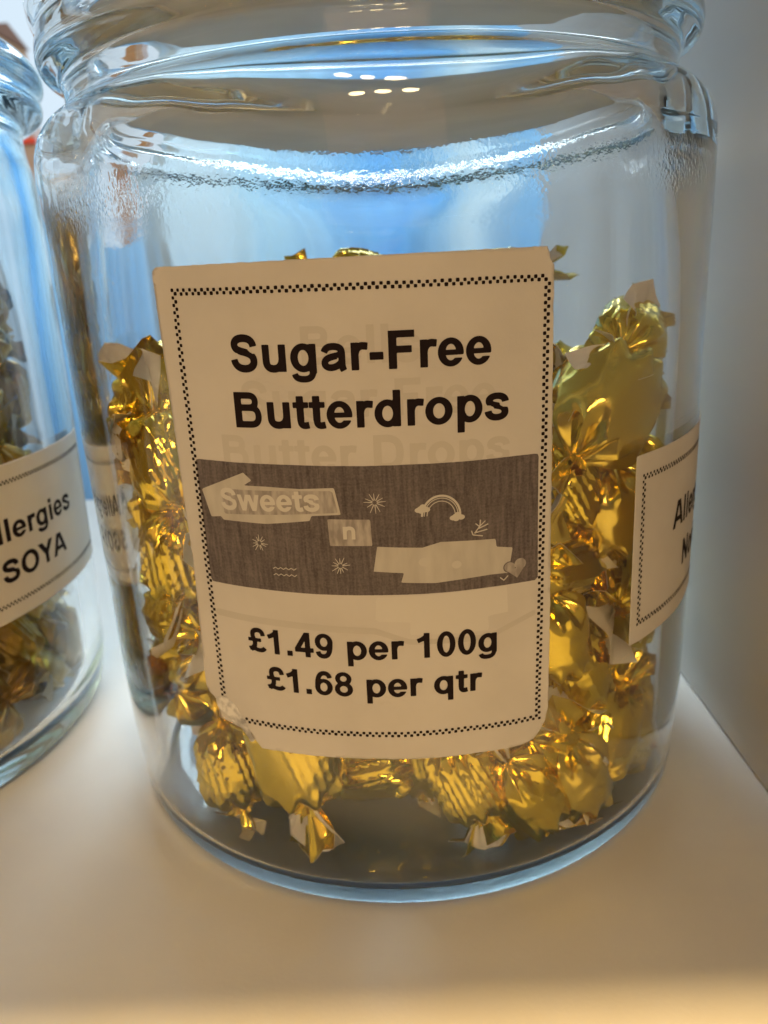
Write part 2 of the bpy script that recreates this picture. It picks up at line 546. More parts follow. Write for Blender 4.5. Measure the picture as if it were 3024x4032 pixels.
def contour(f, x0, y0, x1, y1, h):
    """mesh of the region f < 0 (marching squares)"""
    nx, ny = int(math.ceil((x1 - x0) / h)) + 1, int(math.ceil((y1 - y0) / h)) + 1
    X, Y = np.meshgrid(x0 + h * np.arange(nx), y0 + h * np.arange(ny))
    V = f(X, Y)
    V = np.where(np.abs(V) < 1e-6, 1e-6, V)
    vs, fs, cache = [], [], {}

    def node(i, j):
        k = (i, j)
        if k not in cache:
            cache[k] = len(vs)
            vs.append((x0 + h * j, y0 + h * i))
        return cache[k]

    def cut(a, b):
        k = (a, b) if a < b else (b, a)
        if k not in cache:
            t = V[a] / (V[a] - V[b])
            cache[k] = len(vs)
            vs.append((x0 + h * (a[1] + t * (b[1] - a[1])), y0 + h * (a[0] + t * (b[0] - a[0]))))
        return cache[k]
    act = np.minimum.reduce([V[:-1, :-1], V[1:, :-1], V[:-1, 1:], V[1:, 1:]]) < 0
    for i, j in zip(*np.nonzero(act)):
        c = [(i, j), (i, j + 1), (i + 1, j + 1), (i + 1, j)]
        p = []
        for k in range(4):
            a, b = c[k], c[(k + 1) % 4]
            if V[a] < 0:
                p.append(node(*a))
            if (V[a] < 0) != (V[b] < 0):
                p.append(cut(a, b))
        if len(p) > 2:
            fs.append(p)
    return vs, fs


_gc = {}


def glyph(ch):
    if ch not in _gc:
        _gc[ch] = contour(lambda x, y: GL[ch][1](x, y) - .007, -.06, -.26, .86, .78, .0185)
    return _gc[ch]


def text_uv(s, size, cx, base, tilt=0.0, squeeze=1.0):
    """flat vertices of a line of text centred on cx (millimetres)"""
    W = sum(GL[c][0] for c in s) * squeeze
    x = cx / size - W / 2
    vs, fs = [], []
    for c in s:
        if GL[c][1] is not None:
            v, f = glyph(c)
            o = len(vs)
            for a, b in v:
                px, py = (x + a * squeeze) * size - cx, b * size
                vs.append((cx + px * math.cos(tilt) - py * math.sin(tilt), base + px * math.sin(tilt) + py * math.cos(tilt)))
            fs += [[k + o for k in q] for q in f]
        x += GL[c][0] * squeeze
    return vs, fs


def poly_sdf(P, wob=0.0, wsc=0.6, seed=0):
    P = np.array(P, float)

    def f(x, y):
        d = np.full(x.shape, 1e9)
        ins = np.zeros(x.shape, bool)
        for a, b in zip(P, np.roll(P, -1, 0)):
            ab = b - a
            t = np.clip(((x - a[0]) * ab[0] + (y - a[1]) * ab[1]) / (ab @ ab + 1e-12), 0, 1)
            d = np.minimum(d, np.hypot(x - a[0] - t * ab[0], y - a[1] - t * ab[1]))
            cr_ = ((a[1] > y) != (b[1] > y)) & (x < (b[0] - a[0]) * (y - a[1]) / (b[1] - a[1] + 1e-12) + a[0])
            ins ^= cr_
        d = np.where(ins, -d, d)
        if wob:
            nz_ = np.vectorize(lambda u, v: noise.noise(Vector((u * wsc, v * wsc, seed))) if True else 0)
            m = np.abs(d) < 2.5
            w_ = np.zeros(x.shape)
            w_[m] = nz_(x[m], y[m])
            d = d + wob * w_
        return d
    return f


def poly_uv(P, h=0.4, wob=0.0, wsc=0.6, seed=0):
    P = np.array(P, float)
    lo, hi = P.min(0) - 0.6, P.max(0) + 0.6
    return contour(poly_sdf(P, wob, wsc, seed), lo[0], lo[1], hi[0], hi[1], h)


def sdf_uv(f, lo, hi, h=0.25):
    return contour(f, lo[0], lo[1], hi[0], hi[1], h)


def checks(u0, v0, u1, v1, pitch=1.33, sq=0.64, skip=None, jit=0.05):
    """two staggered rows of small ink squares running round a rectangle"""
    rnd = random.Random(5)
    vs, fs = [], []

    def put(u, v):
        if skip and skip(u, v):
            return
        o = len(vs)
        s = sq / 2 * rnd.uniform(0.93, 1.07)
        a, b = u + rnd.uniform(-jit, jit), v + rnd.uniform(-jit, jit)
        c = s * 0.62
        for q in ((-s, -c), (-c, -s), (c, -s), (s, -c), (s, c), (c, s), (-c, s), (-s, c)):
            vs.append((a + q[0], b + q[1]))
        fs.append([o + k for k in range(8)])
    for (a0, a1, fixed, hor, sg) in ((u0, u1, v1, True, -1), (u0, u1, v0, True, 1), (v0, v1, u0, False, 1), (v0, v1, u1, False, -1)):
        n = int((a1 - a0) / pitch)
        p = (a1 - a0) / n
        for i in range(n):
            a = a0 + i * p
            for row in (0, 1):
                b = fixed + sg * (row * sq)
                aa = a + row * p / 2
                put(*((aa, b) if hor else (b, aa)))
    return vs, fs


class Wrap:
    """maps flat label millimetres (u, v) onto the side of a jar"""
    def __init__(s, cx, cy_, rad, th0, z0, rot, curl=None, taper=0.0):
        s.c, s.rad, s.th, s.z0, s.rot, s.curl, s.tp = (cx, cy_), rad, R(th0), z0, R(rot), curl, taper

    def pt(s, u, v, d):
        a = u * math.cos(s.rot) - v * math.sin(s.rot)
        b = u * math.sin(s.rot) + v * math.cos(s.rot)
        if s.curl:
            d = d + s.curl(u, v)
        t = s.th + a / s.rad
        rr = s.rad + s.tp * b + d
        return (s.c[0] + rr * math.sin(t) / 1000, s.c[1] - rr * math.cos(t) / 1000, (s.z0 + b) / 1000)

    def put(s, name, uv, d, m, parent=None, thick=0.0):
        vs, fs = uv
        ms2 = m if isinstance(m, (list, tuple)) else [m]
        o = mesh(name, [tuple(1000 * (q) for q in s.pt(a, b, d)) for a, b in vs], fs, None, ms2)
        o.data.transform(Matrix.Scale(0.001, 4))
        if parent:
            o.parent = parent
        if thick:
            md_ = o.modifiers.new('thick', 'SOLIDIFY')
            md_.thickness = thick / 1000
            md_.offset = -1
        return o


def join_uv(*L):
    vs, fs = [], []
    for v, f in L:
        o = len(vs)
        vs += v
        fs += [[k + o for k in q] for q in f]
    return vs, fs


m_paper = mat('label_paper', (0.66, 0.63, 0.61), 0.62)
bump(m_paper, 1500, 0.15, 0.0002, 4)
varied(m_paper, (0.60, 0.568, 0.545), (0.645, 0.612, 0.588), 60)
m_old = mat('old_label_paper', (0.63, 0.60, 0.56), 0.62)
m_ink = mat('black_ink', (0.012, 0.006, 0.008), 0.7, 0.0, **{'Specular IOR Level': 0.15})
m_ghost = mat('ink_showing_through', (0.562, 0.53, 0.50), 0.62)
m_band = mat('printed_denim_band', (0.17, 0.16, 0.19), 0.55)
n_, l_, b_ = nodes(m_band)
tc = n_.new('ShaderNodeTexCoord')
acc = None
for sc, wt in (((160, 160, 900), 0.22), ((900, 900, 90), 0.75), ((1500, 1500, 1500), 0.5)):
    mp = n_.new('ShaderNodeMapping')
    mp.inputs['Scale'].default_value = sc
    l_.new(tc.outputs['Object'], mp.inputs[0])
    t = n_.new('ShaderNodeTexNoise')
    t.inputs['Scale'].default_value = 1.6
    t.inputs['Detail'].default_value = 3
    l_.new(mp.outputs[0], t.inputs['Vector'])
    k = n_.new('ShaderNodeMath')
    k.operation = 'MULTIPLY_ADD'
    k.inputs[1].default_value = wt
    l_.new(t.outputs['Fac'], k.inputs[0])
    if acc:
        l_.new(acc.outputs[0], k.inputs[2])
    else:
        k.inputs[2].default_value = 0
    acc = k
cr = n_.new('ShaderNodeValToRGB')
cr.color_ramp.elements[0].position = 0.50
cr.color_ramp.elements[0].color = (0.054, 0.042, 0.047, 1)
cr.color_ramp.elements[1].position = 0.95
cr.color_ramp.elements[1].color = (0.175, 0.145, 0.150, 1)
l_.new(acc.outputs[0], cr.inputs[0])
l_.new(cr.outputs[0], b_.inputs['Base Color'])
m_tape = mat('printed_paper_strip', (0.60, 0.57, 0.53), 0.6)
varied(m_tape, (0.46, 0.43, 0.40), (0.56, 0.53, 0.49), 420, 0.3, 0.7, 3, (1, 1, 0.25))
m_tape2 = mat('printed_paper_hatch', (0.46, 0.44, 0.42), 0.6)
varied(m_tape2, (0.28, 0.25, 0.24), (0.47, 0.43, 0.41), 900, 0.35, 0.65, 2, (1, 1, 0.3))
m_lite = mat('printed_chalk_white', (0.57, 0.54, 0.50), 0.6)
m_word = mat('printed_pale_letters', (0.62, 0.59, 0.55), 0.6)
m_scuff = mat('torn_paper_fibres', (0.70, 0.68, 0.66), 0.8)
varied(m_scuff, (0.36, 0.35, 0.36), (0.80, 0.78, 0.76), 330, 0.36, 0.56, 5)


def curl_main(u, v):
    d = 0.0
    if v < -38:
        k = (-38 - v) / 13
        d += 0.5 * k * k * (0.6 + 0.4 * math.sin(u * 0.22 + 0.5))
    if u > 30:
        d += 0.45 * ((u - 30) / 8) ** 2
    if u < -32:
        d += 0.25 * ((-32 - u) / 6) ** 2
    return d + 0.06 * math.sin(u * 0.31 + v * 0.17)


LBL = Wrap(0, 0, 85.0, -4.6, 94.7, -1.0, curl_main)
OUT = [(-38.3, 50.4), (36.4, 51.2), (36.9, 48.8), (37.6, 48.4), (38.0, 20.3), (38.5, -13.4), (38.8, -40.4), (38.7, -43.6), (38.1, -46.2), (37.0, -48.3), (35.6, -49.9), (33.4, -50.9), (30, -51.2), (19.5, -51.4), (3.1, -50.9), (-12, -51.3), (-24.9, -51.2), (-26.6, -49.4),
       (-27.5, -47.6), (-31.0, -47.2), (-35.3, -46.2), (-36.2, -41.4), (-37.6, -40.4), (-38.5, -38.4), (-38.1, -24), (-37.6, -7.4), (-38.0, 22.2)]
paper = LBL.put('price_label', poly_uv(OUT, 0.8, 0.16, 0.55), 0.42, m_paper, None, 0.14)
tag(paper, 'white paper price label reading Sugar-Free Butterdrops on the front of the jar', 'price label')
OLD = [(-37.7, 49.2), (37.4, 47.9), (37.7, 10), (37.9, -30), (36, -44), (20, -47), (-20, -47), (-33, -44), (-37.4, -30), (-37.2, 0)]
LBL.put('old_label', poly_uv(OLD, 1.2), 0.22, m_old, paper, 0.12)


def corner_skip(u, v):
    return (u < -29.4 and v < -41) or (u < -33.6 and v < -40.4)


LBL.put('checkered_border', checks(-34.2, -45.4, 36.7, 46.2, skip=corner_skip), 0.47, m_ink, paper)
for nm, s, sz, cx, base in (('product_name', 'Sugar-Free', 9.25, 1.3, 31.4), ('product_name', 'Butterdrops', 9.25, 2.8, 20.9), ('price_text', '\u00a31.49 per 100g', 7.72, 0.8, -27.3), ('price_text', '\u00a31.68 per qtr', 7.72, 0.7, -36.0)):
    LBL.put(nm, text_uv(s, sz, cx, base), 0.475, m_ink, paper)
for s, cx, base in (('Bells', 1.6, 32.6), ('Sugar Free', 2.4, 22.9), ('Butter Drops', 1.2, 12.6)):
    LBL.put('faint_old_text', text_uv(s, 9.3, cx, base), 0.445, m_ghost, paper)
LBL.put('faint_old_text', poly_uv([(2.5, -13.5), (29, -13.2), (29.3, -19), (25, -19.3), (25.3, -22.5), (9, -22), (9.2, -19.2), (2.2, -18.8)], 0.6), 0.440, mat('faint_pale_patch', (0.66, 0.63, 0.60), 0.6), paper)
LBL.put('faint_old_text', poly_uv([(-33.2, -18.6), (2.0, -20.2), (9.0, -23.0), (25.2, -23.4), (35.2, -19.4), (35.4, -20.6), (25.3, -24.6), (9.0, -24.2), (2.0, -21.6), (-33.2, -20.2)], 0.6), 0.443, m_ghost, paper)
# the printed picture band and what is on it
band_o = LBL.put('picture_band', poly_uv([(-33.6, 14.0), (-15, 13.8), (2.4, 13.5), (20, 13.4), (35.3, 13.5), (35.7, -12.9), (18, -13.1), (1.2, -13.0), (-16, -12.8), (-33.3, -12.4)], 0.7, 0.05, 1.0), 0.455, m_band, paper)
B1 = [(-32.9, 7.8), (-22.7, 11.9), (-21.0, 10.4), (-22.9, 9.3), (-18.2, 9.3), (-11.4, 9.0), (-4.5, 9.3), (-3.5, 3.9), (-9.3, 3.6), (-9.7, 2.6), (-18.9, 1.6), (-28.4, 1.7), (-28.9, 2.4), (-31.3, 2.1)]
LBL.put('paper_banner', poly_uv(B1, 0.3), 0.465, m_tape, band_o)
LBL.put('paper_banner', poly_uv([(-28.2, 8.3), (-4.9, 8.7), (-4.0, 4.3), (-28.0, 3.0)], 0.5), 0.472, m_tape2, band_o)
LBL.put('banner_word', text_uv('Sweets', 6.2, -18.0, 4.3, R(2.0)), 0.482, m_word, band_o)
LBL.put('paper_square', poly_uv([(-6.2, 3.0), (2.1, 2.9), (2.3, -2.5), (-6.0, -2.5)], 0.3), 0.465, m_tape2, band_o)
LBL.put('banner_word', text_uv('n', 4.9, -2.1, -1.1), 0.478, m_word, band_o)
B2 = [(3.2, -2.7), (11.9, -3.3), (15.5, -2.4), (26.5, -2.8), (26.7, -4.5), (30.1, -5.1), (29.3, -10.4), (25.6, -10.3), (14.3, -10.9), (7.6, -10.4), (8.2, -8.4), (2.3, -7.9)]
LBL.put('paper_banner', poly_uv(B2, 0.3), 0.465, m_tape, band_o)
LBL.put('banner_smudge', join_uv(sdf_uv(ell(12.3, -6.3, 1.2, 0.9), (10, -8), (15, -4)), sdf_uv(ell(18.6, -7.4, 1.0, 0.8), (17, -9), (21, -6))), 0.472, m_lite, band_o)


def star(cx, cy_, r, seed):
    rnd = random.Random(seed)
    L = []
    for k in range(12):
        a = k * math.pi / 6 + rnd.uniform(-.12, .12)
        q = r * rnd.uniform(.75, 1.05)
        s = 0.42
        L.append(poly_uv([(cx + s * math.cos(a) - .10 * math.sin(a), cy_ + s * math.sin(a) + .10 * math.cos(a)), (cx + s * math.cos(a) + .10 * math.sin(a), cy_ + s * math.sin(a) - .10 * math.cos(a)),
                          (cx + q * math.cos(a) + .05 * math.sin(a), cy_ + q * math.sin(a) - .05 * math.cos(a)), (cx + q * math.cos(a) - .05 * math.sin(a), cy_ + q * math.sin(a) + .05 * math.cos(a))], 0.09))
    return join_uv(*L)


for k, (a, b, r) in enumerate(((3.1, 6.3, 2.2), (-20.7, -2.6, 1.9), (-4.2, -6.7, 2.0))):
    LBL.put('star_doodle', star(a, b, r, k), 0.470, m_lite, band_o)
arcs = []
for k, (rx, ry) in enumerate(((3.9, 4.2), (3.35, 3.6), (2.8, 3.0))):
    arcs.append(sdf_uv(it(ring(15.7, 3.0, rx, ry, rx - (.42 if k == 0 else .16), ry - (.42 if k == 0 else .16)), lambda x, y: 3.0 - y), (11, 2.5), (21, 8), 0.11))
LBL.put('rainbow_doodle', join_uv(*arcs), 0.470, m_lite, band_o)
cl = []
for a, b in ((12.1, 4.6), (18.8, 2.6)):
    cl.append(sdf_uv(un(ell(a, b, 1.0, .62), ell(a - .75, b - .25, .72, .5), ell(a + .8, b - .2, .7, .52), ell(a + .1, b + .4, .6, .5), ell(a - .2, b - .5, .6, .45)), (a - 2, b - 1.5), (a + 2, b + 1.5), 0.12))
LBL.put('cloud_doodle', join_uv(*cl), 0.474, m_lite, band_o)
sq_ = []
for v0 in (-7.8, -9.2):
    sq_.append(sdf_uv(path(.15, *[(-18.2 + .56 * k, v0 + (.28 if k % 2 else -.1)) for k in range(10)]), (-19, v0 - 1), (-12.5, v0 + 1), 0.08))
LBL.put('squiggle_doodle', join_uv(*sq_), 0.470, m_lite, band_o)
LBL.put('sprig_doodle', sdf_uv(un(path(.24, (22.2, -1.2), (23.3, .2), (23.4, 1.5)), path(.24, (23.0, -.3), (25.0, .5)), path(.24, (22.3, -1.1), (24.8, -.6)), path(.22, (21.6, -.6), (21.9, -1.5), (23.9, -1.9)), path(.2, (22.4, .8), (23.2, .1), (24.4, 1.2))), (20.5, -3), (26, 2.5), 0.1), 0.470, m_lite, band_o)
ht = un(ell(29.5, -9.2, 1.25, 1.1), ell(31.8, -8.8, 1.35, 1.25), poly_sdf([(28.4, -9.7), (32.9, -9.4), (31.2, -11.9)]))
LBL.put('heart_doodle', sdf_uv(ht, (27, -13), (34.5, -6.5), 0.2), 0.476, m_tape2, band_o)
LBL.put('heart_doodle', sdf_uv(lambda x, y: np.abs(ht(x, y)) - .1, (27, -13), (34.5, -6.5), 0.09), 0.480, m_band, band_o)
LBL.put('heart_doodle', sdf_uv(path(.22, (27.5, -11.2), (28.3, -11.9), (29.2, -11.0)), (26.5, -13), (30, -10), 0.09), 0.474, m_lite, band_o)
# torn, scuffed lower left corner
LBL.put('torn_corner', poly_uv([(-36.0, -41.0), (-33.0, -40.2), (-30.6, -42.4), (-28.7, -45.2), (-26.6, -49.6), (-27.3, -50.4), (-29.8, -47.4), (-33.2, -45.6), (-36.0, -43.4)], 0.35, 0.35, 1.1, 4), 0.52, m_scuff, paper, 0.06)


def allergy(wr, word, m_p, m_i, tilt, lab, edge, shift=0.0, sq=1.0):
    o = wr.put('allergy_label', poly_uv([(-37.5, 22.4), (edge, 22.4), (edge, -22.4), (-37.5, -22.4)], 0.9, 0.1, 0.4, 2), 0.40, m_p, None, 0.14)
    tag(o, lab, 'allergy label')
    wr.put('checkered_border', checks(-34.8, -17.8, edge - 2.6, 17.6), 0.455, m_i, o)
    wr.put('allergy_text', text_uv('Allergies', 9.2, shift, 0.6, tilt, sq), 0.46, m_i, o)
    wr.put('allergy_text', text_uv(word, 9.2, shift, -11.2, tilt, sq), 0.46, m_i, o)
    return o


allergy(Wrap(0, 0, 85.0, 62.6, 80.2, 0.4), 'None', m_paper, m_ink, 0.0, 'white allergy label on the right side of the gold sweet jar, turned mostly away', 37.5)
allergy(Wrap(LJX * 1, LJY * 1, 88.9, 82.5, 74.5, -0.6, None, 0.034), 'SOYA', m_paper, m_ink, 0.0, 'white allergy label ending in SOYA on the jar at the left edge', 37.5, -7.0, 1.16)

# ---------------------------------------------------------------- wrapped sweets
m_gold = mat('gold_foil', (0.77, 0.60, 0.085), 0.15, 1.0)
bump(m_gold, 300, 0.13, 0.0005, 2.0, stretch=(0.25, 1, 1))
m_gold2 = mat('smooth_gold_foil', (0.76, 0.60, 0.12), 0.20, 1.0)
bump(m_gold2, 160, 0.12, 0.0006, 2.0)
m_white = mat('wrapper_paper_back', (0.72, 0.70, 0.68), 0.6)
m_olive = mat('olive_wrapper', (0.40, 0.27, 0.06), 0.3, 0.65)
bump(m_olive, 250, 0.3, 0.0006, 3.0)
m_clear = mat('clear_wrapper_film', (0.42, 0.35, 0.20), 0.3, 0.3)
bump(m_clear, 250, 0.4, 0.0006, 3.0)


def tri(x):
    return 2 * abs(2 * (x - math.floor(x + 0.5))) - 1


def smst(a, b, x):
    t = min(1, max(0, (x - a) / (b - a)))
    return t * t * (3 - 2 * t)


def body_mesh(seed, ridges, smooth_side, wide=1.0):
    rnd = random.Random(seed)
    nt, nx = 110, 64
    ph = [rnd.uniform(0, 1) for _ in range(6)]
    kr = rnd.choice((12, 13, 14, 15))
    ke = rnd.choice((9, 10, 11))
    hts = [rnd.choice((.15, .5, .8, 1.0, 1.25)) for _ in range(kr)]
    vs, fs = [], []
    X = [-14.4 + 28.8 * i / nx for i in range(nx + 1)]
    for x in X:
        ax = abs(x)
        base = 9.3 * wide * max(0.0, 1 - (min(ax, 12.2) / 12.6) ** 3.4) ** 0.55
        base = max(base, 1.7)
        if ax > 12.4:
            base = 1.7 + (ax - 12.4) * 0.5
        e = smst(4.5, 11.0, ax)
        for k in range(nt):
            t = k / nt
            win = smst(0.15, 0.5, math.cos(2 * math.pi * (t - ph[0])) * 0.5 + 0.5) if smooth_side else 1.0
            tw = t + 0.010 * x * 0.3
            rr_ = tw * kr + ph[1] + 0.05 * noise.noise(Vector((x * .1, t * 3, seed)))
            rid = (1 - abs(tri(rr_))) ** 1.3 * hts[int(math.floor(rr_ + .25)) % kr]
            plt = tri(t * ke + ph[2] + (0.12 if x > 0 else 0) + 0.10 * noise.noise(Vector((x * .15, t * 5, seed + 3))))
            P = Vector((x * 0.16, 1.5 * math.cos(2 * math.pi * t), 1.5 * math.sin(2 * math.pi * t)))
            crum = 1 - abs(noise.noise(P * 1.6 + Vector((seed * 3.1, 0, 0)))) * 2
            cr2 = noise.noise(P * 3.6 + Vector((0, seed * 1.7, 0)))
            flat = noise.noise(P * 0.75 + Vector((seed, 5, 0)))
            r = base * (1 + 0.07 * flat)
            r += ridges * 0.62 * win * (rid - 0.35) * (1 - 0.5 * e)
            r += 0.40 * crum * (1.0 - 0.8 * win if ridges > .5 else 0.32) + 0.05 * cr2
            r += 0.24 * base * e * plt
            r = max(r, 0.6)
            a = 2 * math.pi * t
            vs.append((x / 1000, r * math.cos(a) / 1000, r * 0.93 * math.sin(a) / 1000))
    for i in range(nx):
        for k in range(nt):
            fs.append((i * nt + k, i * nt + (k + 1) % nt, (i + 1) * nt + (k + 1) % nt, (i + 1) * nt + k))
    me = bpy.data.meshes.new('wrapper_body')
    me.from_pydata(vs, [], fs)
    me.polygons.foreach_set('use_smooth', [True] * len(me.polygons))
    me.set_sharp_from_angle(angle=R(42))
    return me


def tail_mesh(seed, side, L=12.0, W=11.0, flip=False, spread=1.0):
    """two pleated, flaring layers of foil with white paper on the inner side"""
    rnd = random.Random(seed * 7 + side + 11)
    vs, fs, mi = [], [], []
    nu, nv = 44, 22
    th = 0.10
    for layer in (0, 1):
        ang = R(rnd.uniform(14, 30) if seed % 20 in (3, 7) else rnd.uniform(2, 9)) * (1 if layer else -1) * spread
        az = R(rnd.uniform(-14, 14))
        ph = rnd.uniform(0, 1)
        npl = rnd.choice((2, 2, 3, 3, 4))
        uc = rnd.choice((-.75, -.5, .5, .75, .1))
        curl = rnd.uniform(-.2, .3)
        asym = rnd.uniform(-.25, .25)
        Ly = L * rnd.uniform(.85, 1.15)
        pts = []
        for i in range(nv + 1):
            v = i / nv
            row = []
            for j in range(nu + 1):
                u = -1 + 2 * j / nu
                ln = Ly * (0.72 + 0.62 * max(0, 1 - abs(u - uc) / 1.1) + asym * u) + 0.15 * noise.noise(Vector((u * 4, seed, layer)))
                x = 12.2 + ln * v
                y = (1.5 + (W * 0.88 - 1.5) * v ** 1.05 * (0.85 + 0.15 * math.cos(u * 1.1))) * u
                # pleats: sharp folds radiating from the twist
                z = tri(u * npl * 0.5 + ph) * 0.8 * (1 - 0.75 * v) + tri(u * 0.55 + ph * 3) * 2.4 * v + 0.35 * tri(u * npl * 1.3 + ph * 2) * (1 - v)
                z += 0.9 * v * noise.noise(Vector((u * 1.5, v * 1.5, seed + layer * 9)))
                z += curl * 9 * v * v * (0.4 + 0.6 * u * (1 if rnd and layer else -1))
                # a turned corner
                k = max(0, v * (0.5 + 0.5 * u * (1 if layer else -1)) - 0.62)
                z += k * 9 * (1 if layer else -1)
                x -= k * 7
                d = (x - 12.2)
                x2 = 12.2 + d * math.cos(ang) - z * math.sin(ang)
                z2 = d * math.sin(ang) + z * math.cos(ang)
                y2 = y * math.cos(az) - z2 * math.sin(az)
                z3 = y * math.sin(az) + z2 * math.cos(az)
                row.append(Vector((x2 * side, y2, z3)))
            pts.append(row)
        out = (1 if layer else -1) * side
        if flip:
            out = -out
        nrm = []
        for i in range(nv + 1):
            rr = []
            for j in range(nu + 1):
                a = pts[min(i + 1, nv)][j] - pts[max(i - 1, 0)][j]
                b = pts[i][min(j + 1, nu)] - pts[i][max(j - 1, 0)]
                n = a.cross(b)
                rr.append(n.normalized() if n.length > 1e-9 else Vector((0, 0, 1)))
            nrm.append(rr)
        o = len(vs)
        K = (nu + 1) * (nv + 1)
        for sgn in (1, -1):
            for i in range(nv + 1):
                for j in range(nu + 1):
                    vs.append((pts[i][j] + nrm[i][j] * th * sgn * 0.5) / 1000)
        q = lambda i, j: o + i * (nu + 1) + j
        for i in range(nv):
            for j in range(nu):
                a = (q(i, j), q(i + 1, j), q(i + 1, j + 1), q(i, j + 1))
                fs.append(a)
                mi.append(0 if out > 0 else 1)
                fs.append(tuple(k + K for k in a[::-1]))
                mi.append(1 if out > 0 else 0)
        ring_ = [q(i, 0) for i in range(nv + 1)] + [q(nv, j) for j in range(1, nu + 1)] + [q(i, nu) for i in range(nv - 1, -1, -1)] + [q(0, j) for j in range(nu - 1, 0, -1)]
        for a, b in zip(ring_, ring_[1:] + ring_[:1]):
            fs.append((a, a + K, b + K, b))
            mi.append(1)
    me = bpy.data.meshes.new('twisted_end')
    me.from_pydata([tuple(v) for v in vs], [], fs)
    me.polygons.foreach_set('use_smooth', [True] * len(me.polygons))
    me.polygons.foreach_set('material_index', mi)
    me.set_sharp_from_angle(angle=R(38))
    return me


VAR = []
for k in range(9):
    rg = (1.0, 0.7, 0.15, 0.5, 0.2, 1.0, 0.35, 0.1, 0.45)[k]
    b = body_mesh(k + 1, rg, k in (1, 3, 6), (1.0, 0.95, 1.08, 1.0, 1.12, 0.92, 1.0, 1.15, 0.97)[k])
    tl = tail_mesh(k + 1, -1, 11 + (k % 3) * 1.2, 9.5 + (k % 4) * 0.8, k in (5,))
    t2 = tail_mesh(k + 21, 1, 11 + ((k + 1) % 3) * 1.3, 9.5 + ((k + 2) % 4) * 0.8, k in (2, 6))
    VAR.append((b, tl, t2))


def copy_mats(var, foil, back):
    out = []
    for me in var:
        m2 = me.copy()
        m2.materials.append(foil)
        m2.materials.append(back)
        out.append(m2)
    return out


SETS = {'g': [copy_mats(v, m_gold if i not in (2, 4, 7) else m_gold2, m_white) for i, v in enumerate(VAR)], 'o': [copy_mats(v, m_olive, m_clear) for i, v in enumerate(VAR)]}


def sweet(x, y, z, qw, qx, qy, qz, var, kind, label, group, s=1.0):
    root = bpy.data.objects.new('wrapped_sweet', None)
    COL.objects.link(root)
    root.empty_display_size = 0.005
    root.location = (x / 1000, y / 1000, z / 1000)
    root.rotation_mode = 'QUATERNION'
    root.rotation_quaternion = (qw, qx, qy, qz)
    root.scale = (s, s, s)
    tag(root, label, 'sweet', group)
    b, t1, t2 = SETS[kind][var]
    for nm, me in (('wrapper_body', b), ('twisted_end', t1), ('twisted_end', t2)):
        o = bpy.data.objects.new(nm, me)
        COL.objects.link(o)
        o.parent = root
    return root

